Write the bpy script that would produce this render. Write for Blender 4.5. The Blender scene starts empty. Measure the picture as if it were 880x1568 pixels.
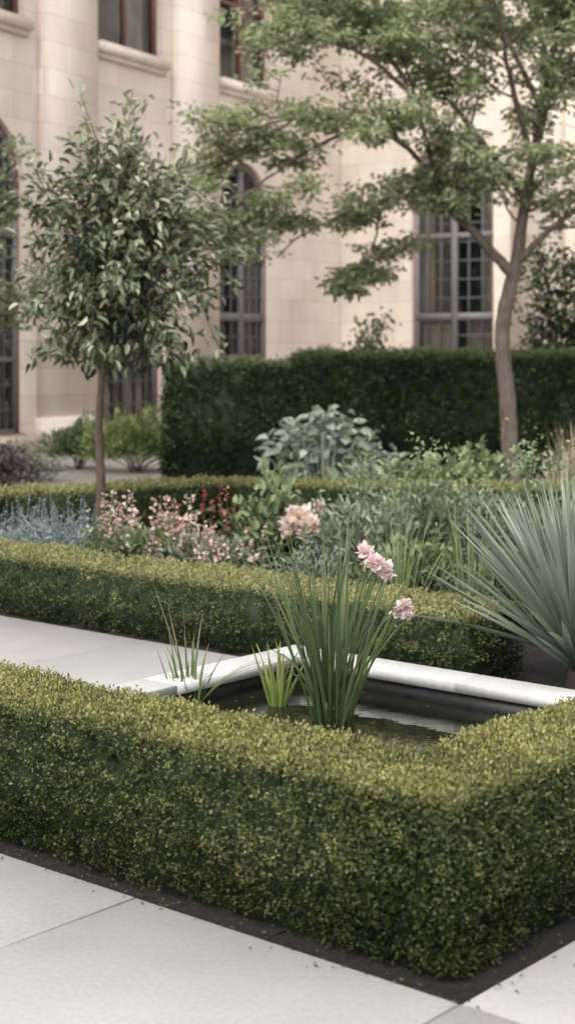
import bpy, math, numpy as np
from mathutils import Vector
rng=np.random.default_rng(7)
scene=bpy.context.scene
scene.view_settings.view_transform='Standard'
try: scene.view_settings.look='None'
except Exception: pass
scene.view_settings.exposure=0

# ------------------------------------------------------------------ helpers
def nrm(a): return a/np.maximum(np.linalg.norm(a,axis=-1,keepdims=True),1e-9)
def snoise(P,s,seed=0):
    r=np.random.default_rng(seed); o=0
    for k in range(5):
        d=r.normal(size=3)*s*(0.6+0.35*k); o=o+np.sin(P@d+r.uniform(0,6.28))
    return o/5*1.6
class Acc:
    def __init__(s): s.V=[];s.C=[];s.F=[];s.M=[];s.n=0
    def add(s,V,F,C,mi=0):
        V=np.asarray(V,float).reshape(-1,3); F=np.asarray(F,int)
        C=np.asarray(C,float)
        if C.ndim==1: C=np.tile(C[:3],(len(V),1))
        s.V.append(V);s.C.append(C);s.F.append(F+s.n);s.M.append(np.full(len(F),mi));s.n+=len(V)
    def build(s,name,mats,parent=None,smooth=False,loc=None,rot=0):
        me=bpy.data.meshes.new(name)
        V=np.concatenate(s.V);C=np.clip(np.concatenate(s.C),0,1)
        me.vertices.add(len(V));me.vertices.foreach_set('co',V.ravel().astype(np.float32))
        loops=np.concatenate([f.ravel() for f in s.F]);sz=np.concatenate([np.full(len(f),f.shape[1]) for f in s.F])
        me.loops.add(len(loops));me.loops.foreach_set('vertex_index',loops.astype(np.int32))
        st=np.concatenate([[0],np.cumsum(sz)[:-1]])
        me.polygons.add(len(sz));me.polygons.foreach_set('loop_start',st.astype(np.int32))
        me.polygons.foreach_set('material_index',np.concatenate(s.M).astype(np.int32))
        if smooth: me.polygons.foreach_set('use_smooth',np.ones(len(sz),bool))
        at=me.color_attributes.new('Col','FLOAT_COLOR','POINT')
        at.data.foreach_set('color',np.concatenate([C,np.ones((len(C),1))],1).ravel().astype(np.float32))
        me.update(calc_edges=True);me.validate()
        for m in (mats if isinstance(mats,list) else [mats]): me.materials.append(m)
        ob=bpy.data.objects.new(name,me);bpy.context.collection.objects.link(ob)
        if parent: ob.parent=parent
        if loc is not None: ob.location=loc
        ob.rotation_euler[2]=rot
        return ob
def empty(name,loc=(0,0,0),rot=0,parent=None):
    e=bpy.data.objects.new(name,None);bpy.context.collection.objects.link(e);e.location=loc;e.rotation_euler[2]=rot
    e.empty_display_size=.2
    if parent:e.parent=parent
    return e
def box(acc,x0,x1,y0,y1,z0,z1,C=(.5,.5,.5),mi=0,bev=0):
    if bev:
        b=bev
        V=[];
        for z,i in ((z0,0),(z1-b,0),(z1,b)):
            V+=[(x0+i,y0+i,z),(x1-i,y0+i,z),(x1-i,y1-i,z),(x0+i,y1-i,z)]
        F=[]
        for k in (0,4):
            for j in range(4): F.append((k+j,k+(j+1)%4,k+4+(j+1)%4,k+4+j))
        F.append((8,9,10,11));F.append((3,2,1,0))
        acc.add(V,F,C,mi);return
    V=[(x,y,z) for z in(z0,z1) for x,y in((x0,y0),(x1,y0),(x1,y1),(x0,y1))]
    acc.add(V,[(3,2,1,0),(4,5,6,7),(0,1,5,4),(1,2,6,5),(2,3,7,6),(3,0,4,7)],C,mi)
def leaves(acc,P,D,N,L,W,C,mi=0,six=False,fold=.25,curl=.15):
    n=len(P);D=nrm(D);S=nrm(np.cross(D,N));N2=np.cross(S,D)
    L=np.broadcast_to(np.asarray(L,float),(n,))[:,None];W=np.broadcast_to(np.asarray(W,float),(n,))[:,None]
    if C.ndim==1:C=np.tile(C,(n,1))
    if six:
        pat=[(0,0,0),(.28,-.5,1),(.68,-.38,.6),(1,0,-1),(.68,.38,.6),(.28,.5,1)]
        F=np.array([(0,3,2,1),(0,5,4,3)])
    else:
        pat=[(0,0,0),(.45,-.5,1),(1,0,-1),(.45,.5,1)];F=np.array([(0,1,2,3)])
    k=len(pat);V=np.zeros((n,k,3))
    for i,(a,b,c) in enumerate(pat):
        up=W*fold*c if c>0 else L*curl*c
        V[:,i]=P+D*L*a+S*W*b+N2*up
    FF=(np.arange(n)[:,None,None]*k+F[None]).reshape(-1,4)
    acc.add(V.reshape(-1,3),FF,np.repeat(C,k,0),mi)
def tube(acc,pts,rad,C=(.1,.08,.06),sides=7,mi=0):
    pts=np.asarray(pts,float);n=len(pts);rad=np.broadcast_to(rad,(n,))
    T=nrm(np.gradient(pts,axis=0));ref=np.array([.31,.95,.1]) if abs(T[0][2])>.5 else np.array([0,0,1.])
    V=[]
    for i in range(n):
        u=nrm(np.cross(T[i],ref));v=np.cross(T[i],u)
        a=np.arange(sides)*2*math.pi/sides
        V.append(pts[i]+rad[i]*(np.cos(a)[:,None]*u+np.sin(a)[:,None]*v))
    F=[(i*sides+j,i*sides+(j+1)%sides,(i+1)*sides+(j+1)%sides,(i+1)*sides+j) for i in range(n-1) for j in range(sides)]
    acc.add(np.concatenate(V),F,C,mi)
def smoothpath(pts,k=5):
    pts=np.asarray(pts,float);out=[]
    for i in range(len(pts)-1):
        p0=pts[max(i-1,0)];p1=pts[i];p2=pts[i+1];p3=pts[min(i+2,len(pts)-1)]
        for t in np.arange(k)/k:
            out.append(.5*((2*p1)+(-p0+p2)*t+(2*p0-5*p1+4*p2-p3)*t*t+(-p0+3*p1-3*p2+p3)*t**3))
    out.append(pts[-1]);return np.array(out)
def blade(acc,P,D,L,W,bend,C0,C1,nseg=7,mi=0,fold=.3,twist=0):
    P=np.asarray(P,float);D=nrm(np.asarray(D,float));side=np.cross(D,[0,0,1.])
    if np.linalg.norm(side)<.05: side=np.array([1,0,0.])
    side=nrm(side);a=twist;up=np.cross(side,D)
    pos=P.copy();d=D.copy();V=[];C=[]
    h=nrm(np.array([D[0],D[1],0])+1e-6)
    for i in range(nseg+1):
        t=i/nseg
        w=W*(.75+.5*t if t<.4 else .95*(1-((t-.4)/.6)**1.8)+.02)
        s=side*math.cos(a)+np.cross(d,side)*math.sin(a)
        nn=np.cross(s,d)
        V+=[pos-s*w/2+nn*w*fold*.5,pos-nn*w*fold*.2,pos+s*w/2+nn*w*fold*.5]
        c=C0*(1-t)+C1*t;C+=[c*1.05,c*.9,c*1.05]
        pos=pos+d*L/nseg
        d=nrm(d+(h*.5+np.array([0,0,-1.]))*bend*(t+.15)*2/nseg)
    F=[]
    for i in range(nseg):
        b=i*3;F+=[(b,b+1,b+4,b+3),(b+1,b+2,b+5,b+4)]
    acc.add(np.array(V),F,np.array(C),mi)
def A(*c): return np.array(c,float)

# ------------------------------------------------------------------ materials
def newmat(name):
    m=bpy.data.materials.new(name);m.use_nodes=True;nt=m.node_tree
    return m,nt,nt.nodes['Principled BSDF'],nt.nodes['Material Output']
def foliage_mat(name,trans=.25,rough=.5,spec=.35):
    m,nt,p,o=newmat(name)
    a=nt.nodes.new('ShaderNodeAttribute');a.attribute_name='Col'
    nt.links.new(a.outputs['Color'],p.inputs['Base Color']);p.inputs['Roughness'].default_value=rough
    p.inputs['Specular IOR Level'].default_value=spec
    t=nt.nodes.new('ShaderNodeBsdfTranslucent');mx=nt.nodes.new('ShaderNodeMixShader');mx.inputs[0].default_value=trans
    nt.links.new(a.outputs['Color'],t.inputs['Color'])
    nt.links.new(p.outputs[0],mx.inputs[1]);nt.links.new(t.outputs[0],mx.inputs[2]);nt.links.new(mx.outputs[0],o.inputs[0])
    return m
LEAF=foliage_mat('foliage',.28,.55,.35);GLOSSLEAF=foliage_mat('glossy_foliage',.22,.38,.5);PETAL=foliage_mat('petals',.4,.6,.2);HEDGE=foliage_mat('hedge_foliage',.3,.7,.15)
def noise_mat(name,c1,c2,scale,rough=.85,bump=.3,detail=8,attr=False,c3=None,dist=.01,stretch=None,scale2=None):
    m,nt,p,o=newmat(name);N=nt.nodes;Lk=nt.links
    tc=N.new('ShaderNodeTexCoord');mp=N.new('ShaderNodeMapping');Lk.new(tc.outputs['Object'],mp.inputs[0])
    if stretch: mp.inputs['Scale'].default_value=stretch
    n=N.new('ShaderNodeTexNoise');n.inputs['Scale'].default_value=scale;n.inputs['Detail'].default_value=detail;n.inputs['Roughness'].default_value=.65
    Lk.new(mp.outputs[0],n.inputs['Vector'])
    r=N.new('ShaderNodeValToRGB');r.color_ramp.elements[0].position=.3;r.color_ramp.elements[1].position=.72
    r.color_ramp.elements[0].color=(*c1,1);r.color_ramp.elements[1].color=(*c2,1);Lk.new(n.outputs['Fac'],r.inputs[0])
    out=r.outputs[0]
    if scale2:
        n2=N.new('ShaderNodeTexNoise');n2.inputs['Scale'].default_value=scale2;n2.inputs['Detail'].default_value=6
        Lk.new(mp.outputs[0],n2.inputs['Vector'])
        r2=N.new('ShaderNodeMapRange');r2.inputs[1].default_value=.3;r2.inputs[2].default_value=.7;r2.inputs[3].default_value=.84;r2.inputs[4].default_value=1.08
        Lk.new(n2.outputs['Fac'],r2.inputs[0])
        v=N.new('ShaderNodeVectorMath');v.operation='SCALE';Lk.new(out,v.inputs[0]);Lk.new(r2.outputs[0],v.inputs['Scale']);out=v.outputs[0]
    if attr:
        a=N.new('ShaderNodeAttribute');a.attribute_name='Col';v=N.new('ShaderNodeVectorMath');v.operation='MULTIPLY'
        Lk.new(out,v.inputs[0]);Lk.new(a.outputs['Color'],v.inputs[1]);out=v.outputs[0]
    Lk.new(out,p.inputs['Base Color']);p.inputs['Roughness'].default_value=rough
    b=N.new('ShaderNodeBump');b.inputs['Strength'].default_value=bump;b.inputs['Distance'].default_value=dist
    Lk.new(n.outputs['Fac'],b.inputs['Height']);Lk.new(b.outputs[0],p.inputs['Normal'])
    return m
M_ground=noise_mat('ground_gravel',(.22,.2,.175),(.40,.37,.33),30,bump=.4)
M_soil=noise_mat('dark_soil',(.004,.003,.0025),(.026,.019,.015),45,bump=1,dist=.03)
M_slab=noise_mat('concrete_paving',(.375,.36,.35),(.465,.45,.44),60,rough=.75,bump=.15,attr=True,scale2=1.3,dist=.003)
M_rim=noise_mat('white_stone_coping',(.58,.57,.55),(.72,.71,.685),30,rough=.6,bump=.1,attr=True,scale2=3)
M_liner=noise_mat('pond_liner',(.006,.006,.006),(.03,.029,.027),14,rough=.45,bump=.4,scale2=3)
M_core=noise_mat('hedge_core',(.010,.017,.006),(.03,.044,.013),40,bump=.5)
M_bark=noise_mat('bark',(.055,.042,.032),(.185,.15,.115),16,bump=.9,dist=.02,stretch=(1,1,.35))
M_bark2=noise_mat('dark_bark',(.05,.036,.028),(.14,.10,.075),30,bump=.6,stretch=(1,1,.3))
M_frame_red=noise_mat('oxide_red_paint',(.20,.085,.07),(.27,.125,.10),20,rough=.5,bump=.05)
M_frame_grey=noise_mat('grey_frame',(.14,.135,.14),(.21,.2,.205),20,rough=.6,bump=.05)
M_lead=noise_mat('lead_bars',(.08,.08,.085),(.13,.13,.14),20,rough=.5,bump=.05)
M_curtain=noise_mat('curtain',(.27,.20,.145),(.42,.33,.25),3,bump=.1)
M_dark=noise_mat('dark_interior',(.025,.025,.027),(.06,.055,.05),2,bump=.0)
M_roof=noise_mat('slate_roof',(.08,.08,.09),(.16,.16,.17),6,bump=.4)
def stone():
    m,nt,p,o=newmat('limestone');N=nt.nodes;Lk=nt.links
    tc=N.new('ShaderNodeTexCoord');sp=N.new('ShaderNodeSeparateXYZ');Lk.new(tc.outputs['Object'],sp.inputs[0])
    ad=N.new('ShaderNodeMath');ad.operation='ADD';Lk.new(sp.outputs[0],ad.inputs[0]);Lk.new(sp.outputs[1],ad.inputs[1])
    cb=N.new('ShaderNodeCombineXYZ');Lk.new(ad.outputs[0],cb.inputs[0]);Lk.new(sp.outputs[2],cb.inputs[1])
    br=N.new('ShaderNodeTexBrick');Lk.new(cb.outputs[0],br.inputs['Vector'])
    br.inputs['Scale'].default_value=1;br.inputs['Brick Width'].default_value=.95;br.inputs['Row Height'].default_value=.42
    br.inputs['Mortar Size'].default_value=.008;br.inputs['Mortar Smooth'].default_value=.4
    br.inputs['Color1'].default_value=(.74,.64,.535,1);br.inputs['Color2'].default_value=(.83,.735,.63,1);br.inputs['Mortar'].default_value=(.60,.515,.43,1)
    mp=N.new('ShaderNodeMapping');mp.inputs['Scale'].default_value=(1,1,.5);Lk.new(tc.outputs['Object'],mp.inputs[0])
    n=N.new('ShaderNodeTexNoise');n.inputs['Scale'].default_value=1.1;n.inputs['Detail'].default_value=9;n.inputs['Roughness'].default_value=.6;Lk.new(mp.outputs[0],n.inputs['Vector'])
    r=N.new('ShaderNodeMapRange');r.inputs[1].default_value=.3;r.inputs[2].default_value=.7;r.inputs[3].default_value=.82;r.inputs[4].default_value=1.08;Lk.new(n.outputs['Fac'],r.inputs[0])
    v=N.new('ShaderNodeVectorMath');v.operation='SCALE';Lk.new(br.outputs['Color'],v.inputs[0]);Lk.new(r.outputs[0],v.inputs['Scale'])
    Lk.new(v.outputs[0],p.inputs['Base Color']);p.inputs['Roughness'].default_value=.85
    b=N.new('ShaderNodeBump');b.inputs['Strength'].default_value=.3;b.inputs['Distance'].default_value=.02;Lk.new(n.outputs['Fac'],b.inputs['Height']);Lk.new(b.outputs[0],p.inputs['Normal'])
    return m
M_stone=stone()
def glass():
    m,nt,p,o=newmat('window_glass');N=nt.nodes;Lk=nt.links
    g=N.new('ShaderNodeBsdfGlossy');g.inputs['Roughness'].default_value=.06;g.inputs['Color'].default_value=(.8,.85,.9,1)
    t=N.new('ShaderNodeBsdfTransparent');t.inputs['Color'].default_value=(.7,.73,.72,1)
    n=N.new('ShaderNodeTexNoise');n.inputs['Scale'].default_value=3;tc=N.new('ShaderNodeTexCoord');Lk.new(tc.outputs['Object'],n.inputs['Vector'])
    b=N.new('ShaderNodeBump');b.inputs['Strength'].default_value=.25;b.inputs['Distance'].default_value=.05;Lk.new(n.outputs['Fac'],b.inputs['Height']);Lk.new(b.outputs[0],g.inputs['Normal'])
    mx=N.new('ShaderNodeMixShader');mx.inputs[0].default_value=.10
    Lk.new(t.outputs[0],mx.inputs[1]);Lk.new(g.outputs[0],mx.inputs[2]);Lk.new(mx.outputs[0],o.inputs[0]);return m
M_glass=glass()
def water():
    m,nt,p,o=newmat('pond_water');N=nt.nodes;Lk=nt.links
    p.inputs['Base Color'].default_value=(.014,.015,.008,1);p.inputs['Roughness'].default_value=.025;p.inputs['IOR'].default_value=1.33
    tc=N.new('ShaderNodeTexCoord');n=N.new('ShaderNodeTexNoise');n.inputs['Scale'].default_value=7;n.inputs['Detail'].default_value=3;Lk.new(tc.outputs['Object'],n.inputs['Vector'])
    b=N.new('ShaderNodeBump');b.inputs['Strength'].default_value=.11;b.inputs['Distance'].default_value=.02;Lk.new(n.outputs['Fac'],b.inputs['Height']);Lk.new(b.outputs[0],p.inputs['Normal']);return m
M_water=water()

# ------------------------------------------------------------------ garden frame (a: left-back, b: right-back)
OA=A(.41,3.96);d1=A(-.760,.649);d2=A(.649,.760)
TH=math.atan2(-d1[1],-d1[0])  # local x = -a , local y = b
def garden(acc,name,mats,parent=None,**k):
    return acc.build(name,mats,parent,loc=(OA[0],OA[1],0),rot=TH,**k)
def G2(a,b): q=OA+a*d1+b*d2;return (q[0],q[1])

# ground
g=Acc();g.add([(-400,-400,-.035),(400,-400,-.035),(400,400,-.035),(-400,400,-.035)],[(0,1,2,3)],(1,1,1));g.build('ground',M_ground)
# paving slabs
s=Acc();S=1.13
def region(a0,a1,b0,b1):
    na=max(1,round((a1-a0)/S));nb=max(1,round((b1-b0)/S))
    for i in range(na):
        for j in range(nb):
            x0=a0+(a1-a0)*i/na;x1=a0+(a1-a0)*(i+1)/na;y0=b0+(b1-b0)*j/nb;y1=b0+(b1-b0)*(j+1)/nb
            t=rng.uniform(.93,1.04);dz=rng.uniform(-.0015,.0015)
            box(s,-x1+.003,-x0-.003,y0+.003,y1-.003,-.06,dz,(t,t*rng.uniform(.985,1.005),t*rng.uniform(.96,1.0)),0,bev=.004)
region(-.1-5*S,-.1+7*S,-.1-5*S,-.1)
region(-.1-5*S,-.1,-.1,-.1+5*S)
region(2.76,2.76+5*S,-.1,2.70)
garden(s,'paving',M_slab)
def soil(name,a0,a1,b0,b1,n=60,amp=.012,z=-.02):
    X=np.linspace(-a1,-a0,n);Y=np.linspace(b0,b1,n);G=np.stack(np.meshgrid(X,Y,indexing='ij'),-1).reshape(-1,2)
    P=np.concatenate([G,np.zeros((len(G),1))],1);P[:,2]=z+amp*(.5*snoise(P,9,3)+.5*snoise(P,35,4))+rng.uniform(-amp,amp,len(P))*.7
    F=[(i*n+j,(i+1)*n+j,(i+1)*n+j+1,i*n+j+1) for i in range(n-1) for j in range(n-1)]
    q=Acc();q.add(P,F,(1,1,1));garden(q,name,M_soil)
soil('soil',-.093,.56,-.093,2.72,90,.006)
soil('soil',.561,2.74,-.093,.56,90,.006)
soil('soil',-.09,8,2.73,10,120,.015)
q=Acc();n=420
t=rng.random(n);a=np.where(t<.6,rng.uniform(-.1,2.7,n),-.09+rng.normal(size=n)*.05);b=np.where(t<.6,-.07+rng.normal(size=n)*.045,rng.uniform(-.1,2.5,n))
P=np.stack([-a,b,np.full(n,.004)],1);P[:,2]=np.where((a<-.1)|(b<-.1),.004,-.008)
leaves(q,P,np.stack([rng.normal(size=n),rng.normal(size=n),np.zeros(n)],1),np.tile(A(0,0,1),(n,1))+rng.normal(size=(n,3))*.3,rng.uniform(.006,.017,n),rng.uniform(.004,.009,n),np.array([[.03,.022,.015],[.10,.12,.03],[.16,.12,.05]])[rng.integers(0,3,n)],0)
garden(q,'leaf_litter',LEAF)

# ------------------------------------------------------------------ hedges
def hedge(name,boxes,dens,leafL,pal,r=.05,amp=.012,per=9,spread=.012,topgold_lit=1.0,asp=.58,base=.12):
    par=empty(name);core=Acc();lf=Acc();allb=[]
    for (o,d,ln,w,h) in boxes:
        d=nrm(A(*d));n=A(-d[1],d[0]);allb.append((A(*o),d,n,ln,w,h))
    for bi,(o,d,n,ln,w,h) in enumerate(allb):
        i=.035+.003*bi
        q=[o+d*i+n*i,o+d*(ln-i)+n*i,o+d*(ln-i)+n*(w-i),o+d*i+n*(w-i)]
        V=[(*p,-.03) for p in q]+[(*p,h-i) for p in q]
        core.add(V,[(3,2,1,0),(4,5,6,7),(0,1,5,4),(1,2,6,5),(2,3,7,6),(3,0,4,7)],(1,1,1))
        fs=[('t',ln*w),('f',ln*h),('k',ln*h),('l',w*h),('r',w*h)]
        for nm,ar in fs:
            m=int(ar*dens)
            u=rng.random(m);v=rng.random(m)
            if nm=='t': L3=np.stack([u*ln,v*w,np.full(m,h)],1)
            elif nm=='f': L3=np.stack([u*ln,np.zeros(m),v*h],1)
            elif nm=='k': L3=np.stack([u*ln,np.full(m,w),v*h],1)
            elif nm=='l': L3=np.stack([np.zeros(m),u*w,v*h],1)
            else: L3=np.stack([np.full(m,ln),u*w,v*h],1)
            lo=A(r,r,-1);hi=A(ln-r,w-r,h-r);q=np.clip(L3,lo,hi);nn=nrm(L3-q);L3=q+nn*r
            wp=o+L3[:,:1]*d+L3[:,1:2]*n;P=np.concatenate([wp,L3[:,2:]],1)
            NN=np.concatenate([nn[:,:1]*d+nn[:,1:2]*n,nn[:,2:]],1)
            keep=np.ones(m,bool)
            for bj,(o2,e2,n2,l2,w2,h2) in enumerate(allb):
                if bj==bi: continue
                rel=P[:,:2]-o2;x=rel@e2;y=rel@n2
                keep&=~((x>.03)&(x<l2-.03)&(y>.03)&(y<w2-.03)&(P[:,2]<h2-.02))
            P=P[keep];NN=NN[keep];m=len(P)
            fine=snoise(P,60,8);side=1-np.clip(NN[:,2],0,1)
            lump=snoise(P,11,1)*amp+snoise(P,32,2)*amp*.6+fine*amp*.7*side
            P=P+NN*lump[:,None]
            ch=rng.random(m);cl=snoise(P,6,5)
            Pp=np.repeat(P,per,0);Np=np.repeat(NN,per,0);k=len(Pp)
            dep=rng.random(k)
            Pl=Pp+Np*((dep-.75)*spread*3.2)[:,None]+rng.normal(size=(k,3))*spread
            Dl=nrm(Np*.75+A(0,0,.45)+rng.normal(size=(k,3))*.6)
            Nl=nrm(Np*.6+A(0,0,.5)+rng.normal(size=(k,3))*.7)
            top=np.clip(Np[:,2],0,1)  # top tint: yellow new growth plus lit-top brightness put into leaf colour
            lum=np.repeat(lump,per)/amp
            t=np.clip(base+.34*dep+.15*np.repeat(ch-.5,per)*2+.10*np.repeat(cl,per)+.17*np.repeat(fine*side,per)+.46*top*topgold_lit+.1*lum+rng.normal(size=k)*.06,0,1)[:,None]  # fine noise also paints shade into leaf colour at gaps between sprigs
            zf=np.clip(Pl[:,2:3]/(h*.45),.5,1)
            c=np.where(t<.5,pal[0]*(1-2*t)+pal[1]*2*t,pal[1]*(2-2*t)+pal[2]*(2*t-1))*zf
            c=c*rng.uniform(.86,1.14,(k,1))
            Ls=leafL*rng.uniform(.7,1.3,k)
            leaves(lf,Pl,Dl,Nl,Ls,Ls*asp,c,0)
    core.build('core',M_core,par);lf.build('leaves',HEDGE,par)
    return par
box_pal=[A(.028,.041,.014),A(.122,.145,.052),A(.375,.36,.145)]
box_pal2=[A(.032,.047,.017),A(.13,.152,.063),A(.40,.385,.175)]
hedge('box_hedge',[(G2(2.75,0),-d1,2.75,.37,.446),(G2(0,0),d2,2.6,.37,.444)],3000,.0132,box_pal,r=.045,amp=.009,spread=.009,per=10,topgold_lit=1.1,base=.15)
hedge('box_hedge',[(G2(8.2,2.80),-d1,6.35,.5,.335)],1500,.016,box_pal2,r=.035,amp=.008,per=8,spread=.010,topgold_lit=1.3,base=.15)
hedge('box_hedge',[((-5.0,11.3),(2.8,.9),2.95,.42,.44),((-2.2,12.2),(1.7,1.1),2.1,.42,.443),((-.55,13.25),(4.6,-.9),4.7,.42,.44)],600,.026,[A(.015,.03,.01),A(.07,.095,.03),A(.36,.36,.15)],r=.04,per=7,spread=.015,topgold_lit=1.6)
hedge('tall_hedge',[((-1.5,19.35),(1.7,.0),1.7,.8,1.36),((.1,19.2),(1,.02),7.2,.9,1.475)],420,.045,[A(.014,.028,.010),A(.06,.086,.033),A(.24,.28,.14)],r=.06,amp=.035,per=8,spread=.028)

# ------------------------------------------------------------------ pond
par=empty('garden_pond',(OA[0],OA[1],0),TH)
a0,a1,b0,b1=.55,2.73,.55,2.62;w=.21
rim=Acc();zt=.13;zb=.085
def rimseg(x0,x1,y0,y1,n,ax):
    for i in range(n):
        if ax=='x': box(rim,x0+(x1-x0)*i/n+.0015,x0+(x1-x0)*(i+1)/n-.0015,y0,y1,zb,zt+rng.uniform(-.001,.001),(1,1,1) if i%2 else (.96,.96,.95),0,bev=.004)
        else: box(rim,x0,x1,y0+(y1-y0)*i/n+.0015,y0+(y1-y0)*(i+1)/n-.0015,zb,zt+rng.uniform(-.001,.001),(1,1,1) if i%2 else (.96,.96,.95),0,bev=.004)
rimseg(-a1,-a0,b1-w,b1,2,'x');rimseg(-a1,-a0,b0,b0+w,2,'x')
rimseg(-a1,-a1+w,b0+w,b1-w,2,'y');rimseg(-a0-w,-a0,b0+w,b1-w,2,'y')
rim.build('stone_coping',M_rim,par)
ln=Acc();k=.02
box(ln,-a1+k,-a0-k,b1-w+k,b1-k,-.03,zb-.001);box(ln,-a1+k,-a0-k,b0+k,b0+w-k,-.03,zb-.001)
box(ln,-a1+k,-a1+w-k,b0+w-k,b1-w+k,-.03,zb-.002);box(ln,-a0-w+k,-a0-k,b0+w-k,b1-w+k,-.03,zb-.002)
ln.build('pond_wall',M_liner,par)
ZW=.018
wt=Acc();wt.add([(-a1+w-.03,b0+w-.03,ZW),(-a0-w+.03,b0+w-.03,ZW),(-a0-w+.03,b1-w+.03,ZW),(-a1+w-.03,b1-w+.03,ZW)],[(0,1,2,3)],(1,1,1));wt.build('water',M_water,par)
db=Acc();kk=90
X=rng.uniform(-a1+w,-a0-w,kk);Y=rng.uniform(b0+w,b1-w,kk)
leaves(db,np.stack([X,Y,np.full(kk,ZW+.003)],1),np.stack([rng.normal(size=kk),rng.normal(size=kk),np.zeros(kk)],1),np.tile(A(0,0,1),(kk,1)),rng.uniform(.012,.04,kk),rng.uniform(.006,.018,kk),np.where(rng.random((kk,1))<.5,A(.14,.13,.05),A(.15,.10,.05)),0,fold=.05,curl=.0)
db.build('floating_leaves',LEAF,par)

# ------------------------------------------------------------------ pond plants
def flower(acc,c,r,c0,c1,n=46,mi=1,face=A(0,-.3,1)):
    face=nrm(face);v=nrm(rng.normal(size=(n,3))+face*.75)
    e=rng.random((n,1))
    P=c+v*r*.12+rng.normal(size=(n,3))*r*.1
    D=nrm(v+rng.normal(size=(n,3))*.25);N=nrm(face-v*.6+rng.normal(size=(n,3))*.3)
    C=(c0*(1-e)+c1*e)
    leaves(acc,P,D,N,r*rng.uniform(.65,1.05,n),r*rng.uniform(.5,.85,n),C,mi,six=True,fold=.3,curl=-.15)
def irisclump(name,c,n,hmin,hmax,W,cA,cB,spread=.07,lean=.25,flowers=()):
    q=Acc()
    for i in range(n):
        an=rng.uniform(0,6.28);rr=spread*math.sqrt(rng.random())
        P=A(c[0]+rr*math.cos(an),c[1]+rr*math.sin(an),-.03)
        le=rng.uniform(.02,lean)*(1+ (rng.random()<.15)*.8)
        D=A(math.cos(an)*le+rng.normal()*.04,math.sin(an)*le+rng.normal()*.04,1)
        k=rng.uniform(.65,1.3)
        c1=cB*k if rng.random()>.1 else A(.36,.32,.16)
        blade(q,P,D,hmin+(hmax-hmin)*rng.random()**.8,W*rng.uniform(.5,1.2),rng.choice([.05,.15,.4,1.0],p=[.3,.3,.25,.15]),cA*k,c1,10,0,.25,rng.uniform(-1.2,1.2))
    for (f,r) in flowers:
        f=A(*f);mid=A((c[0]+f[0])/2-.01,(c[1]+f[1])/2,f[2]*.5)
        tube(q,smoothpath([A(c[0]+rng.normal()*.03,c[1],-.02),mid,f-A(0,0,.01)]),.0035,(.1,.16,.05),5,0)
        flower(q,f,r,A(.84,.60,.60),A(.92,.87,.84),60)
    return q.build(name,[GLOSSLEAF,PETAL])
irisclump('iris_plant',(.19,6.62),90,.34,.95,.0155,A(.045,.085,.028),A(.15,.21,.085),.075,.33,
   flowers=[((.325,6.55,.735),.042),((.36,6.5,.695),.048),((.405,6.52,.66),.045),((.385,6.6,.675),.04),((.345,6.6,.71),.036),((.485,6.5,.515),.043),((.46,6.52,.49),.032),((.50,6.5,.49),.028)])
irisclump('iris_plant',(-.045,6.9),22,.2,.36,.018,A(.18,.26,.06),A(.34,.38,.12),.03,.35)
irisclump('iris_plant',(-.435,6.93),24,.2,.38,.014,A(.09,.16,.05),A(.19,.25,.1),.05,.3)
q=Acc()
for e in ((-.60,7.0,.56),(-.47,7,.50),(-.52,6.9,.45),(-.38,6.95,.42)):
    P=A(-.44+rng.normal()*.02,6.93,-.02);D=A(*e)-P;blade(q,P,D,np.linalg.norm(D)*1.03,.011,.04,A(.12,.13,.06),A(.22,.2,.12),8,0,.3,1)
for i in range(5):
    an=rng.uniform(-.5,1.2);blade(q,A(-.42,6.92,-.02),A(math.cos(an)*.6,math.sin(an)*.4,.7),.5,.008,1.1,A(.15,.2,.07),A(.28,.28,.12),10)
q.build('water_reed',GLOSSLEAF)

def yucca(name,c,n,R,W=.045):
    q=Acc()
    for i in range(n):
        an=rng.uniform(0,6.28);el=math.radians(rng.uniform(16,88))
        if rng.random()<.6: el=math.radians(rng.uniform(48,88))
        D=A(math.cos(an)*math.cos(el),math.sin(an)*math.cos(el),math.sin(el))
        L=R*rng.uniform(.72,1.06);k=rng.uniform(.65,1.25)
        blade(q,A(c[0],c[1],.05)+D*.03+A(0,0,rng.uniform(0,.1)),D,L,W*rng.uniform(.6,1.1),rng.choice([.03,.08,.16]),A(.17,.215,.145)*k,A(.38,.435,.335)*k,7,0,.6,rng.uniform(-.9,.9))
    tube(q,[(c[0],c[1],-.03),(c[0],c[1],.12)],[.06,.04],(.08,.06,.04),8)
    return q.build(name,GLOSSLEAF)
yucca('yucca_plant',(1.35,7.35),330,.87,.038)

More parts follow.
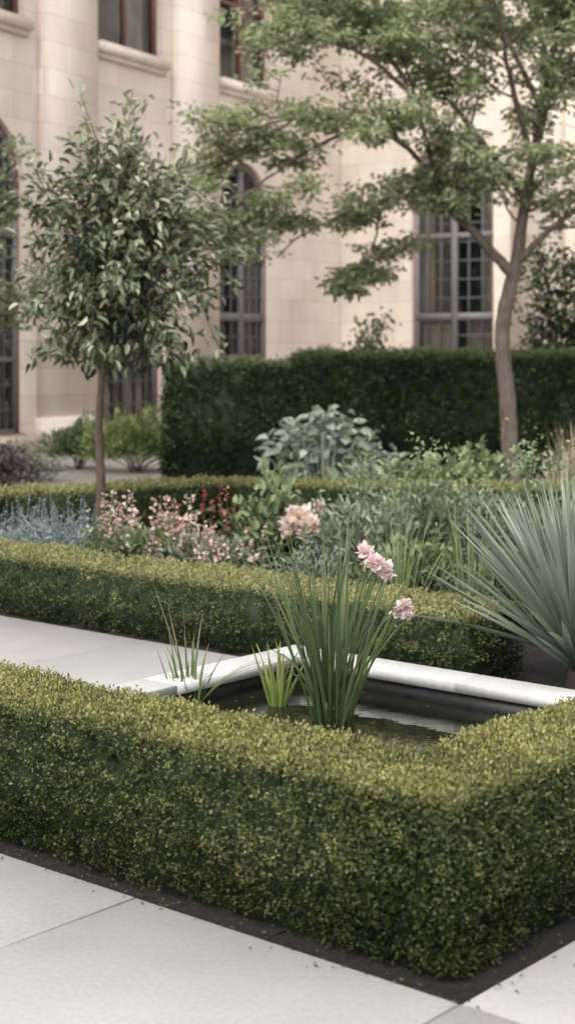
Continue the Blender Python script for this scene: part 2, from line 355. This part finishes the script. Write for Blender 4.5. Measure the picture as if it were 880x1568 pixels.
# ------------------------------------------------------------------ leafy plants
def mound(name,c,rx,ry,h,n,L,asp,pal,z0=0.,stem=(.07,.08,.03),six=True,nst=14,lump=.3,up=.4,mat=None,shell=.5):
    q=Acc();c=A(*c)
    v=nrm(rng.normal(size=(n,3)));v[:,2]=np.abs(v[:,2])*1.0-.12
    rad=rng.random(n)**(shell)*(1+lump*snoise(v*3,1,int(abs(c[0]*77+c[1]*13))%1000))
    P=np.stack([c[0]+v[:,0]*rx*rad,c[1]+v[:,1]*ry*rad,np.maximum(z0+(h-z0)*.25+v[:,2]*(h-z0)*.75*rad,.02)],1)
    D=nrm(v*.8+A(0,0,up)+rng.normal(size=(n,3))*.5);N=nrm(A(0,0,.8)+v*.3+rng.normal(size=(n,3))*.5)
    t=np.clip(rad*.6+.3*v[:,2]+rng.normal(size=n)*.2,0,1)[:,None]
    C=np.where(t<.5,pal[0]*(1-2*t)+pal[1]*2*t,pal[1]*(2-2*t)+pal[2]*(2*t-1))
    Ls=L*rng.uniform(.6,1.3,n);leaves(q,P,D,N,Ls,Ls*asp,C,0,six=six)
    for i in rng.integers(0,n,nst): tube(q,smoothpath([A(c[0]+rng.normal()*.03,c[1]+rng.normal()*.03,-.03),A(*(c[:2]*.5+P[i][:2]*.5),P[i][2]*.6),P[i]],3),.006,stem,5)
    return q.build(name,[mat or LEAF,PETAL])
def spikes(name,c,rx,ry,n,h,colr,green,fl=.012,dens=26,frac=.5):
    q=Acc()
    for i in range(n):
        x=c[0]+rng.uniform(-rx,rx);y=c[1]+rng.uniform(-ry,ry);hh=h*rng.uniform(.55,1.12)
        tp=A(x+rng.normal()*.04,y+rng.normal()*.04,hh)
        tube(q,[(x,y,-.02),tp],[.004,.002],green*.8,4)
        col=colr[rng.integers(len(colr))]
        m=int(dens*rng.uniform(.5,1.2));t=rng.uniform(1-frac,1,m)[:,None];P=A(x,y,0)*(1-t)+tp*t;v=nrm(rng.normal(size=(m,3))*A(1,1,.4))
        leaves(q,P+v*fl*.4*(1.3-t),v+A(0,0,.3),rng.normal(size=(m,3))+A(0,0,1),fl*rng.uniform(.8,1.5,m)*(1.5-t[:,0]*.7),fl*.9,col*rng.uniform(.75,1.2,(m,1)),1,six=fl>.02)
        m=16;t=rng.uniform(0.05,.75,m)[:,None];P=A(x,y,0)*(1-t)+tp*t;v=nrm(rng.normal(size=(m,3))*A(1,1,.2)+A(0,0,.6))
        leaves(q,P,v,rng.normal(size=(m,3)),.08,.016,green*rng.uniform(.7,1.3,(m,1)),0)
    return q.build(name,[LEAF,PETAL])
sage=[A(.06,.08,.05),A(.18,.21,.14),A(.37,.40,.29)]
grn=[A(.03,.05,.018),A(.10,.14,.055),A(.26,.31,.15)]
brt=[A(.07,.11,.03),A(.19,.25,.08),A(.38,.42,.18)]
spikes('lavender_plant',(-1.75,10.9),.42,.45,150,.50,[A(.38,.44,.52),A(.47,.51,.58),A(.36,.41,.47)],A(.25,.31,.27),.012,24)
mound('lavender_foliage_shrub',(-1.85,10.9),.5,.5,.33,1500,.06,.2,[A(.10,.12,.11),A(.26,.31,.30),A(.42,.48,.48)])
spikes('snapdragon_plant',(-.95,10.7),.38,.45,56,.56,[A(.84,.60,.50),A(.86,.72,.62),A(.80,.52,.48),A(.84,.76,.62)],A(.15,.20,.08),.026,18,.42)
spikes('snapdragon_plant',(-.60,10.9),.2,.3,9,.60,[A(.38,.07,.07),A(.58,.22,.2)],A(.13,.18,.07),.026,18,.4)
spikes('snapdragon_plant',(-.42,10.3),.28,.3,30,.42,[A(.84,.66,.56),A(.82,.56,.48)],A(.15,.20,.08),.026,18,.42)
mound('bedding_shrub',(-1.0,10.6),.5,.5,.36,1700,.07,.35,grn)
mound('bedding_shrub',(-.45,10.4),.5,.4,.34,1300,.06,.4,sage)
mound('rose_shrub',(-.12,10.6),.3,.3,.62,1000,.07,.55,grn,nst=20,lump=.5)
mound('peony_plant',(.1,10.9),.32,.3,.55,700,.09,.4,sage,nst=20)
q=Acc()
for f,r in (((.07,10.5,.43),.12),((.02,10.45,.37),.1),((.13,10.45,.38),.11),((.22,10.75,.50),.05)):
    flower(q,A(*f),r*.9,A(.82,.64,.56),A(.88,.80,.73),110,1); tube(q,[(f[0],f[1],-.02),f],.006,(.07,.1,.03),5)
q.build('peony_bloom_plant',[LEAF,PETAL])
mound('sage_shrub',(.55,10.4),.45,.45,.58,2600,.07,.35,sage,nst=24,lump=.5)
mound('sage_shrub',(.95,11.2),.6,.5,.72,3200,.06,.3,[A(.05,.08,.03),A(.16,.22,.11),A(.32,.38,.23)],nst=26,lump=.5)
mound('silver_shrub',(1.5,10.6),.55,.5,.64,2600,.05,.3,sage,nst=24,lump=.5)
mound('silver_shrub',(2.0,11.4),.6,.5,.54,2400,.06,.3,grn,nst=24,lump=.5)
mound('dark_shrub',(.75,9.2),.42,.35,.48,1700,.06,.45,grn,nst=20)
mound('silver_shrub',(.15,9.7),.3,.3,.35,900,.05,.3,sage)
mound('dark_shrub',(1.5,9.1),.5,.4,.48,1700,.06,.45,grn,nst=20)
mound('catmint_shrub',(-2.9,12.9),.75,.5,.44,1800,.07,.3,[A(.10,.1,.10),A(.24,.25,.24),A(.40,.4,.40)])
mound('purple_leaf_shrub',(-3.15,17.6),.45,.4,.52,1300,.07,.5,[A(.035,.03,.032),A(.09,.075,.075),A(.2,.18,.17)],lump=.5)
mound('ground_cover',(-1.6,14.6),1.6,.8,.28,2600,.08,.35,sage)
q=Acc()
for i in range(34):
    x=rng.uniform(.3,2.0);y=rng.uniform(9.6,11.5);h=rng.uniform(.55,.95)
    tp=A(x+rng.normal()*.12,y,h);tube(q,smoothpath([A(x,y,0),A(x,y,h*.5),tp],3),.004,(.16,.19,.09),4)
    m=26;P=tp+rng.normal(size=(m,3))*A(.07,.07,.06);leaves(q,P,rng.normal(size=(m,3))+A(0,0,.4),rng.normal(size=(m,3)),.035,.02,A(.27,.34,.18)*rng.uniform(.6,1.4,(m,1)),0)
q.build('fennel_plant',LEAF)
q=Acc()
for i in range(78):
    x=.42+rng.normal()*.33;y=15.8+rng.normal()*.25;h=rng.uniform(.3,1.02)*(1-.5*abs(x-.35));
    b=A(.35+(x-.35)*.3,y,0);tp=A(x,y,h);tube(q,smoothpath([b,A((b[0]+x)/2,y,h*.6),tp],3),.01,(.3,.34,.26),5)
    m=6;an=rng.uniform(0,6.28,m);D=np.stack([np.cos(an),np.sin(an),rng.uniform(-.5,.5,m)],1)
    leaves(q,np.tile(tp,(m,1))+rng.normal(size=(m,3))*.05,D,np.tile(A(0,-.4,1),(m,1))+rng.normal(size=(m,3))*.6,rng.uniform(.08,.19,m),rng.uniform(.05,.10,m),A(.38,.43,.34)*rng.uniform(.45,1.15,(m,1)),0,six=True,fold=.4)
q.build('cardoon_plant',LEAF)
mound('hosta_plant',(.85,14.2),.6,.45,.52,500,.14,.6,[A(.08,.12,.06),A(.24,.31,.2),A(.4,.46,.33)],nst=20)
mound('hydrangea_shrub',(1.35,13.9),.55,.45,.74,1200,.08,.6,[A(.06,.09,.03),A(.17,.22,.09),A(.33,.38,.19)],nst=20,lump=.5)
mound('hydrangea_shrub',(1.75,14.6),.35,.4,.66,800,.09,.6,grn,nst=16)
def grass(name,c,n,h,cA,cB,lean=.35,W=.008,sp=.12):
    q=Acc()
    for i in range(n):
        an=rng.uniform(0,6.28);le=rng.uniform(0,lean);rr=rng.uniform(0,sp)
        k=rng.uniform(.7,1.3);blade(q,A(c[0]+rr*math.cos(an),c[1]+rr*math.sin(an),-.02),A(math.cos(an)*le,math.sin(an)*le,1),h*rng.uniform(.6,1.1),W,rng.uniform(.05,.6),cA*k,cB*k,7)
    return q.build(name,LEAF)
tan=(A(.24,.22,.11),A(.56,.46,.33))
for gx,gy,gh in ((2.42,13.9,.72),(2.62,14.2,.9),(2.85,14.5,.85),(3.2,14.6,.85),(2.2,13.6,.5)):
    grass('ornamental_grass',(gx,gy),120,gh,tan[0],tan[1],.22,.011)
grass('sedge_grass',(.62,8.7),60,.72,A(.1,.15,.05),A(.3,.34,.16),.6,.009,.1)
grass('sedge_grass',(1.0,8.55),50,.8,A(.1,.15,.05),A(.3,.34,.16),.6,.009,.1)
mound('green_shrub',(-1.95,20.3),.62,.5,.80,3600,.09,.22,brt,nst=24,up=.9,lump=.45)
mound('green_shrub',(-2.75,20.8),.45,.4,.66,1700,.09,.25,grn,nst=20,up=.9,lump=.45)
mound('green_shrub',(-3.5,18.9),.8,.4,.3,1500,.08,.35,sage)
def airy(name,c,w,h0,h1,nb,seed,pal):
    r=np.random.default_rng(seed);q=Acc();CL=[]
    for i in range(nb):
        e=A(c[0]+r.uniform(-w,w),c[1]+r.uniform(-.3,.3),r.uniform(h0,h1));p=smoothpath([A(c[0]+r.normal()*.05,c[1],0),A((c[0]+e[0])/2,c[1],e[2]*.65),e],6)
        p[3:]+=np.cumsum(r.normal(size=p[3:].shape)*.02,0);tube(q,p,np.linspace(.02,.004,len(p)),(.07,.055,.04),5);CL+=list(p[len(p)//2:])
    CL=np.array(CL);per=16;P=np.repeat(CL,per,0)+r.normal(size=(len(CL)*per,3))*A(.11,.11,.09);n=len(P)
    C=np.array(pal)[r.integers(0,3,n)]*r.uniform(.7,1.3,(n,1))
    leaves(q,P,r.normal(size=(n,3))+A(0,0,-.2),r.normal(size=(n,3))+A(0,-.3,.6),r.uniform(.06,.11,n),r.uniform(.035,.06,n),C,0,six=True)
    q.build(name,LEAF)
airy('climbing_shrub',(3.9,21.3),.8,1.3,3.0,34,5,[A(.03,.045,.016),A(.07,.095,.04),A(.16,.19,.09)])
airy('climbing_shrub',(1.02,21.2),.12,1.3,2.15,4,6,[A(.05,.07,.03),A(.09,.12,.05),A(.2,.24,.12)])

# ------------------------------------------------------------------ lollipop tree
par=empty('standard_tree',(-1.49,12.4,0));q=Acc()
tr=smoothpath([A(0,0,-.05),A(.015,0,.5),A(.0,0,1.0),A(.04,0,1.5),A(.1,0,2.2),A(.16,0,3.0)])
tube(q,tr,np.linspace(.045,.012,len(tr)),(1,1,1),9)
lf=Acc();cc=A(.2,0,2.35)
P=[];D=[];DS=[]
for i in range(215):
    v=nrm(rng.normal(size=3));f=(1+.10*math.sin(3*math.atan2(v[2],v[0])+.5)+.15*rng.normal())
    wd=1-.25*v[2] if v[2]>-.9 else 1.25
    e=cc+v*A(.79*wd,.72*wd,1.05)*f
    if e[2]<1.47: e[2]=1.47+.16*rng.random()+.05*abs(e[0]-.2)
    s0=tr[min(len(tr)-1,rng.integers(15,len(tr)))]+A(0,0,-.03)
    mid=(s0+e)/2+rng.normal(size=3)*.05+A(0,0,.04)
    path=smoothpath([s0,mid,e],4);tube(q,path,np.linspace(.007,.003,len(path)),(1,1,1),4)
    for t in rng.uniform(.42,1.1,22):
        k=min(int(t*(len(path)-1)),len(path)-1);p=path[k]+rng.normal(size=3)*.045
        P.append(p);D.append(nrm(v*.8+rng.normal(size=3)*.7+A(0,0,-.3)));DS.append(t)
P=np.array(P);D=np.array(D);DS=np.array(DS);n=len(P)
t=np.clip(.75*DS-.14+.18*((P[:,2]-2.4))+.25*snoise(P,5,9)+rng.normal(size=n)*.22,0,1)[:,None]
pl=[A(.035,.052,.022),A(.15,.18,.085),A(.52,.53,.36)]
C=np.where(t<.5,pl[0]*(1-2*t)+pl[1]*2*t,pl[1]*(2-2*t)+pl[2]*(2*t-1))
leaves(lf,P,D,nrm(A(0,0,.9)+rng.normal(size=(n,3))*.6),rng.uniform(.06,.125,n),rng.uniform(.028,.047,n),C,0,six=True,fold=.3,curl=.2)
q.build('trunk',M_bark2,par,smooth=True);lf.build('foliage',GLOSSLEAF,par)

# ------------------------------------------------------------------ large spreading tree
def bigtree(name,base,limbs,main,nseed,leafpal,density=1.0,LL=.075,keepf=.66):
    r=np.random.default_rng(nseed)
    par=empty(name,base);w=Acc();lf=Acc();cl=[]
    def side(path,rad,t0,count,l0,l1,depth):
        n=len(path)
        for i in range(count):
            k=int((t0+(1-t0)*r.random())*(n-1));k=min(k,n-2)
            T=nrm(path[k+1]-path[k]);an=r.uniform(0,6.28)
            d=nrm(T*.45+A(math.cos(an),math.sin(an),r.uniform(-.15,.35)))
            L=r.uniform(l0,l1)*(1-.3*k/n);pts=[path[k]];dd=d.copy();m=6
            for j in range(m):
                dd=nrm(dd+r.normal(size=3)*.16+A(0,0,.03));pts.append(pts[-1]+dd*L/m)
            pts=np.array(pts);rr=rad*.45*(1-.5*k/n)
            tube(w,pts,np.linspace(max(rr,.007),.0035,len(pts)),(1,1,1),5)
            if depth>0: side(pts,rr,.25,r.integers(4,7),L*.3,L*.55,depth-1)
            for p in (pts[3:] if depth==0 else pts[4:]): cl.append(p)
    for L,r0,cnt,*sc in limbs:
        sc=sc[0] if sc else 1
        path=smoothpath([A(*p) for p in L],6);path=path+np.cumsum(r.normal(size=path.shape)*.008,0)
        tube(w,path,np.linspace(r0,.007,len(path)),(1,1,1),8);side(path,r0,.25,cnt,.7*sc,1.3*sc,1);cl.append(path[-1])
    path=smoothpath([A(*p) for p in main[0]],6);path[6:]+=np.cumsum(r.normal(size=path[6:].shape)*.004,0)
    tube(w,path,np.interp(np.linspace(0,1,len(path)),[0,.07,.35,1],main[1]),(1,1,1),12)
    side(path,.05,.5,main[2],.7,1.3,1)
    cl=np.array(cl);per=int(15*density)
    keep=(r.random(len(cl))<keepf)&(snoise(cl+A(*base),3.2,21)>-.75);cl=cl[keep]
    off=r.normal(size=(len(cl)*per,3))*A(.09,.09,.035);P=np.repeat(cl,per,0)+off;n=len(P)
    D=nrm(off*A(1,1,.5)*8+r.normal(size=(n,3))*.5+A(0,0,-.1));N=nrm(A(0,-.3,1)+r.normal(size=(n,3))*.55)
    t=np.clip(.5+np.repeat(r.normal(size=len(cl))*.18,per)+.25*snoise(P,2.5,3)+r.normal(size=n)*.15,0,1)[:,None];pl=leafpal
    C=np.where(t<.5,pl[0]*(1-2*t)+pl[1]*2*t,pl[1]*(2-2*t)+pl[2]*(2*t-1))
    Ls=LL*r.uniform(.6,1.25,n);leaves(lf,P,D,N,Ls,Ls*.62,C,0,six=True,curl=.2)
    w.build('trunk',M_bark,par,smooth=True);lf.build('foliage',LEAFT,par);print(name,'clusters',len(cl),'leaves',n)
LEAFT=foliage_mat('thin_foliage',.5,.55,.35)
X0=2.48
def T(x,z,y=0): return (x-X0,y,z)
limbs=[
 ([T(2.5,2.40),T(2.04,2.91,-.1),T(1.75,3.28,-.2),T(1.45,4.2,-.3),T(1.17,5.1,-.3)],.065,12),
 ([T(1.75,3.28,-.2),T(1.3,3.75,-.4),T(.87,4.0,-.5),T(.07,4.05,-.6),T(-.5,3.85,-.7)],.035,12),
 ([T(1.85,3.15,-.15),T(1.4,3.3,.2),T(.9,3.2,.4),T(.3,2.95,.5),T(-.1,2.65,.5)],.025,8,.8),
 ([T(2.68,3.2),T(2.08,4.08,.3),T(1.6,4.7,.4),T(.9,5.3,.5),T(.2,5.5,.4)],.045,14),
 ([T(1.45,4.2,-.3),T(.9,4.7,-.5),T(.2,4.9,-.6),T(-.4,4.75,-.5)],.03,12),
 ([T(2.58,2.55),T(2.85,2.9,-.2),T(3.3,3.3,-.4),T(3.8,3.9,-.5),T(4.3,4.6,-.5)],.045,13),
 ([T(2.75,3.6),T(2.4,4.4,-.6),T(2.2,5.0,-1.1),T(2.0,5.5,-1.5)],.04,12),
 ([T(2.8,3.9),T(3.1,4.7,.5),T(3.3,5.2,1.0),T(3.6,5.7,1.4)],.04,12),
 ([T(2.85,4.2),T(2.4,5.1,0),T(2.0,5.8,.1),T(1.6,6.4,.1)],.035,12),
 ([T(1.3,4.5,-.3),T(.8,5.2,-.2),T(.4,5.9,-.2),T(.0,6.3,-.2)],.03,11),
 ([T(2.9,4.4),T(3.3,5.0,-.3),T(3.6,5.6,-.5)],.03,10),
 ([T(1.1,3.25,.3),T(1.0,2.8,.35),T(.85,2.45,.4),T(.6,2.2,.4)],.013,6,.5),
 ([T(.87,4.0,-.5),T(.3,3.75,-.5),T(-.2,3.4,-.5),T(-.65,3.0,-.5),T(-.75,2.6,-.5)],.022,10,.65),
 ([T(.07,4.05,-.6),T(-.4,3.75,-.3),T(-.8,3.5,-.2),T(-1.0,3.3,-.2)],.016,7,.6),
]
main=([T(2.5,-.05),T(2.46,.9),T(2.41,1.8),T(2.55,2.4),T(2.62,2.8),T(2.73,3.5),T(2.92,4.45),T(3.06,5.4),T(3.1,6.4)],[.125,.098,.08,.02],16)
bigtree('maple_tree',(X0,17.5,0),limbs,main,11,[A(.15,.18,.08),A(.34,.39,.20),A(.55,.59,.37)])
bigtree('young_tree',(-3.45,17.5,0),[([(0,0,1.4),(.12,-.1,2.2),(.25,-.2,2.9)],.03,8,.7),([(0,0,1.5),(-.4,.1,2.3),(-.6,.2,3.0)],.03,10)],
  ([(0,0,-.05),(.02,0,.9),(0,0,1.8),(-.03,0,2.6),(0,0,3.2)],[.05,.04,.03,.01],7),5,[A(.11,.13,.055),A(.24,.28,.14),A(.4,.44,.25)],.7)

# ------------------------------------------------------------------ building
bld=empty('limestone_building')
def wing(pname,O,e,t0,t1,wins,H,zs,zsp,us,ut,pil):
    rot=math.atan2(e[1],e[0]);W=empty(pname,(O[0],O[1],0),rot,bld)
    st=Acc();hw=.98;dep=.24
    def quad(x0,x1,z0,z1): st.add([(x0,0,z0),(x1,0,z0),(x1,0,z1),(x0,0,z1)],[(0,1,2,3)],(1,1,1))
    xs=t0;fr=Acc();gr=Acc();ld=Acc();gl=Acc();cu=Acc();dk=Acc()
    def bar(acc,p,q,wd,d0,d1):
        p=A(*p);q=A(*q);dv=nrm(q-p);nn=A(-dv[1],dv[0])*wd/2
        pts=[p-nn,q-nn,q+nn,p+nn]
        V=[(a[0],d0,a[1]) for a in pts]+[(a[0],d1,a[1]) for a in pts]
        acc.add(V,[(0,1,2,3),(7,6,5,4),(0,4,5,1),(1,5,6,2),(2,6,7,3),(3,7,4,0)],(1,1,1))
    for c in wins:
        L=c-hw;R=c+hw;quad(xs,L,0,H);xs=R
        quad(L,R,0,zs)
        K=20;an=np.linspace(math.pi,0,K+1);ax=c+hw*np.cos(an);az=zsp+hw*np.sin(an)*1.12
        for i in range(K): st.add([(ax[i],0,az[i]),(ax[i+1],0,az[i+1]),(ax[i+1],0,us),(ax[i],0,us)],[(0,1,2,3)],(1,1,1))
        quad(L,R,ut,H)
        out=[(L,zs)]+[(ax[i],az[i]) for i in range(K+1)]+[(R,zs)]
        for i in range(len(out)):
            a=out[i];b=out[(i+1)%len(out)]
            st.add([(a[0],0,a[1]),(b[0],0,b[1]),(b[0],dep,b[1]),(a[0],dep,a[1])],[(0,1,2,3)],(1,1,1))
        uo=[(L,us),(L,ut),(R,ut),(R,us)]
        for i in range(4):
            a=uo[i];b=uo[(i+1)%4];st.add([(a[0],0,a[1]),(b[0],0,b[1]),(b[0],dep,b[1]),(a[0],dep,a[1])],[(0,1,2,3)],(1,1,1))
        inn=[(c+(x-c)*.94,z if z>zs+.01 else zs+.05) if z<=zsp+.001 else (c+(x-c)*.94,zsp+(z-zsp)*.94) for x,z in out]
        for i in range(len(out)):
            a=out[i];b=out[(i+1)%len(out)];bar(fr,a,b,.10,dep-.16,dep-.03)
            a=inn[i];b=inn[(i+1)%len(out)];bar(gr,a,b,.085,dep-.15,dep-.035)
        ztop=zsp+hw*1.12
        bar(gr,(c,zs),(c,ztop-.05),.13,dep-.17,dep-.06)
        for zz,wd in ((zs+1.15,.07),(zs+1.9,.15),(zs+1.9+(zsp-zs-1.9)*.62,.12),(zsp+.12,.08)):
            bar(gr,(L+.04,zz),(R-.04,zz),wd,dep-.155,dep-.065)
        for sx in (-1,1):
            pts=[(c+sx*.47+.42*math.cos(u),zsp+.12+.5*math.sin(u)) for u in np.linspace(0,math.pi,9)]
            for i in range(8): bar(gr,pts[i],pts[i+1],.05,dep-.14,dep-.07)
            for off in (.33,.65): bar(ld,(c+sx*off,zs),(c+sx*off,zsp+.45),.03,dep-.13,dep-.08)
        zz=zs+.38
        while zz<zsp+.6: 
            hh=.9 if zz<zsp+.2 else .75
            bar(ld,(c-hh,zz),(c+hh,zz),.025,dep-.128,dep-.082);zz+=.38
        gl.add([(L,dep-.1,zs),(R,dep-.1,zs),(R,dep-.1,ztop),(L,dep-.1,ztop)],[(0,1,2,3)],(1,1,1))
        def room(z0,z1):
            x0,x1,y0,y1=L-.3,R+.3,dep+.002,2.6
            V=[(x,y,z) for z in(z0,z1) for x,y in((x0,y0),(x1,y0),(x1,y1),(x0,y1))]
            dk.add(V,[(3,2,1,0),(4,5,6,7),(1,2,6,5),(2,3,7,6),(3,0,4,7)],(1,1,1))
        room(zs-.1,ztop+.1);room(us-.1,ut+.1)
        def curtain(x0,x1,z0,z1,y=dep+.12):
            n=40;x=np.linspace(x0,x1,n);yy=y+.04*np.sin((x-x0)*34)+.015*np.sin(x*71)
            V=np.concatenate([np.stack([x,yy,np.full(n,z0)],1),np.stack([x,yy,np.full(n,z1)],1)])
            cu.add(V,[(i,i+1,n+i+1,n+i) for i in range(n-1)],(1,1,1))
        curtain(L+.05,L+.8,zs,zs+1.75);curtain(R-.85,R-.05,zs,zs+1.8);curtain(R-.5,R,zs+1.9,zsp);curtain(L,L+.35,zs+2.0,zsp)
        for a,b in (((L,us),(R,us)),((L,ut),(R,ut)),((L,us),(L,ut)),((R,us),(R,ut))): bar(fr,a,b,.17,dep-.14,dep-.04)
        bar(fr,(c,us),(c,ut),.08,dep-.13,dep-.05);bar(fr,(L,us+1.5),(R,us+1.5),.06,dep-.128,dep-.052)
        gl.add([(L,dep-.09,us),(R,dep-.09,us),(R,dep-.09,ut),(L,dep-.09,ut)],[(0,1,2,3)],(1,1,1))
        curtain(L+1.15,R,us,ut)
        for z in (zs,us):
            box(st,L-.12,R+.12,-.13,.02,z-.17,z-.02);box(st,L-.06,R+.06,-.07,.019,z-.27,z-.172);box(st,L+.002,R-.002,-.10,dep-.17,z-.019,z+.012)
            box(fr,L+.005,R-.005,-.04,dep-.165,z+.013,z+.03)
    quad(xs,t1,0,H)
    for p0,p1 in pil:
        box(st,p0,p1,-.17,.01,0,H-.6);box(st,p0-.05,p1+.05,-.23,.012,0,.5)
    box(st,t0,t1,-.06,.005,-.04,.0+.12)
    box(st,t0-.2,t1+.0,-.5,.3,H-.6+.002,H);box(st,t0,t1,-.35,.2,H+.002,H+.7)
    st.add([(t0,0,0),(t0,8,0),(t0,8,H),(t0,0,H)],[(0,1,2,3)],(1,1,1));st.add([(t1,.01,0),(t1,8,0),(t1,8,H),(t1,.01,H)],[(0,1,2,3)],(1,1,1))
    st.add([(t0,8,0),(t1,8,0),(t1,8,H),(t0,8,H)],[(0,1,2,3)],(1,1,1))
    st.build('walls',M_stone,W)
    rf=Acc();rf.add([(t0,.2,H+.3),(t1,.2,H+.3),(t1,4,H+2.8),(t0,4,H+2.8),(t1,8,H),(t0,8,H)],[(0,1,2,3),(3,2,4,5)],(1,1,1));rf.build('roof',M_roof,W)
    fr.build('window_frames',M_frame_red,W);gr.build('window_mullions',M_frame_grey,W);ld.build('leaded_bars',M_lead,W);gl.build('window_glass',M_glass,W);cu.build('curtains',M_curtain,W,smooth=True);dk.build('rooms',M_dark,W)
wing('west_wing',(-3.9,24.0),(.465,.885),-14,10.8,[-9.0,-5.1,-1.2,2.7,6.65],12,.25,4.0,6.57,9.3,[(-7.8,-6.35),(-3.9,-2.45),(.12,1.5),(4.0,5.4)])
wing('east_wing',(1.12,33.6),(.781,-.625),0,16,[2.83,7.0,11.2],12.5,.3,4.85,8.3,11,[(4.3,5.4),(8.6,9.7)])

# ------------------------------------------------------------------ light
to_sun=Vector((-.40,-.75,1.15)).normalized()
w=bpy.data.worlds.new('World');scene.world=w;w.use_nodes=True;nt=w.node_tree
bg=nt.nodes['Background'];sky=nt.nodes.new('ShaderNodeTexSky');sky.sky_type='NISHITA';sky.sun_disc=False
sky.sun_elevation=math.asin(to_sun.z);sky.sun_rotation=math.atan2(to_sun.x,to_sun.y)
sky.dust_density=3;sky.ozone_density=.6;sky.air_density=1.0
hs=nt.nodes.new('ShaderNodeHueSaturation');hs.inputs['Saturation'].default_value=.32;hs.inputs['Value'].default_value=1.95
nt.links.new(sky.outputs[0],hs.inputs['Color']);nt.links.new(hs.outputs[0],bg.inputs['Color']);bg.inputs['Strength'].default_value=.15
sl=bpy.data.lights.new('sun','SUN');sl.energy=1.8;sl.angle=math.radians(45);sl.color=(1,.955,.90)
so=bpy.data.objects.new('sun',sl);bpy.context.collection.objects.link(so);so.rotation_euler=(-to_sun).to_track_quat('-Z','Y').to_euler()

# ------------------------------------------------------------------ camera
cd=bpy.data.cameras.new('camera');cam=bpy.data.objects.new('camera',cd);bpy.context.collection.objects.link(cam);scene.camera=cam
cam.location=(0,0,1.6);cam.rotation_euler=(math.radians(90),0,0)
cd.sensor_width=36;cd.lens=55.1;cd.shift_y=-.162;cd.clip_end=1500;cd.clip_start=.05
cd.dof.use_dof=True;cd.dof.focus_distance=5.9;cd.dof.aperture_fstop=2.8
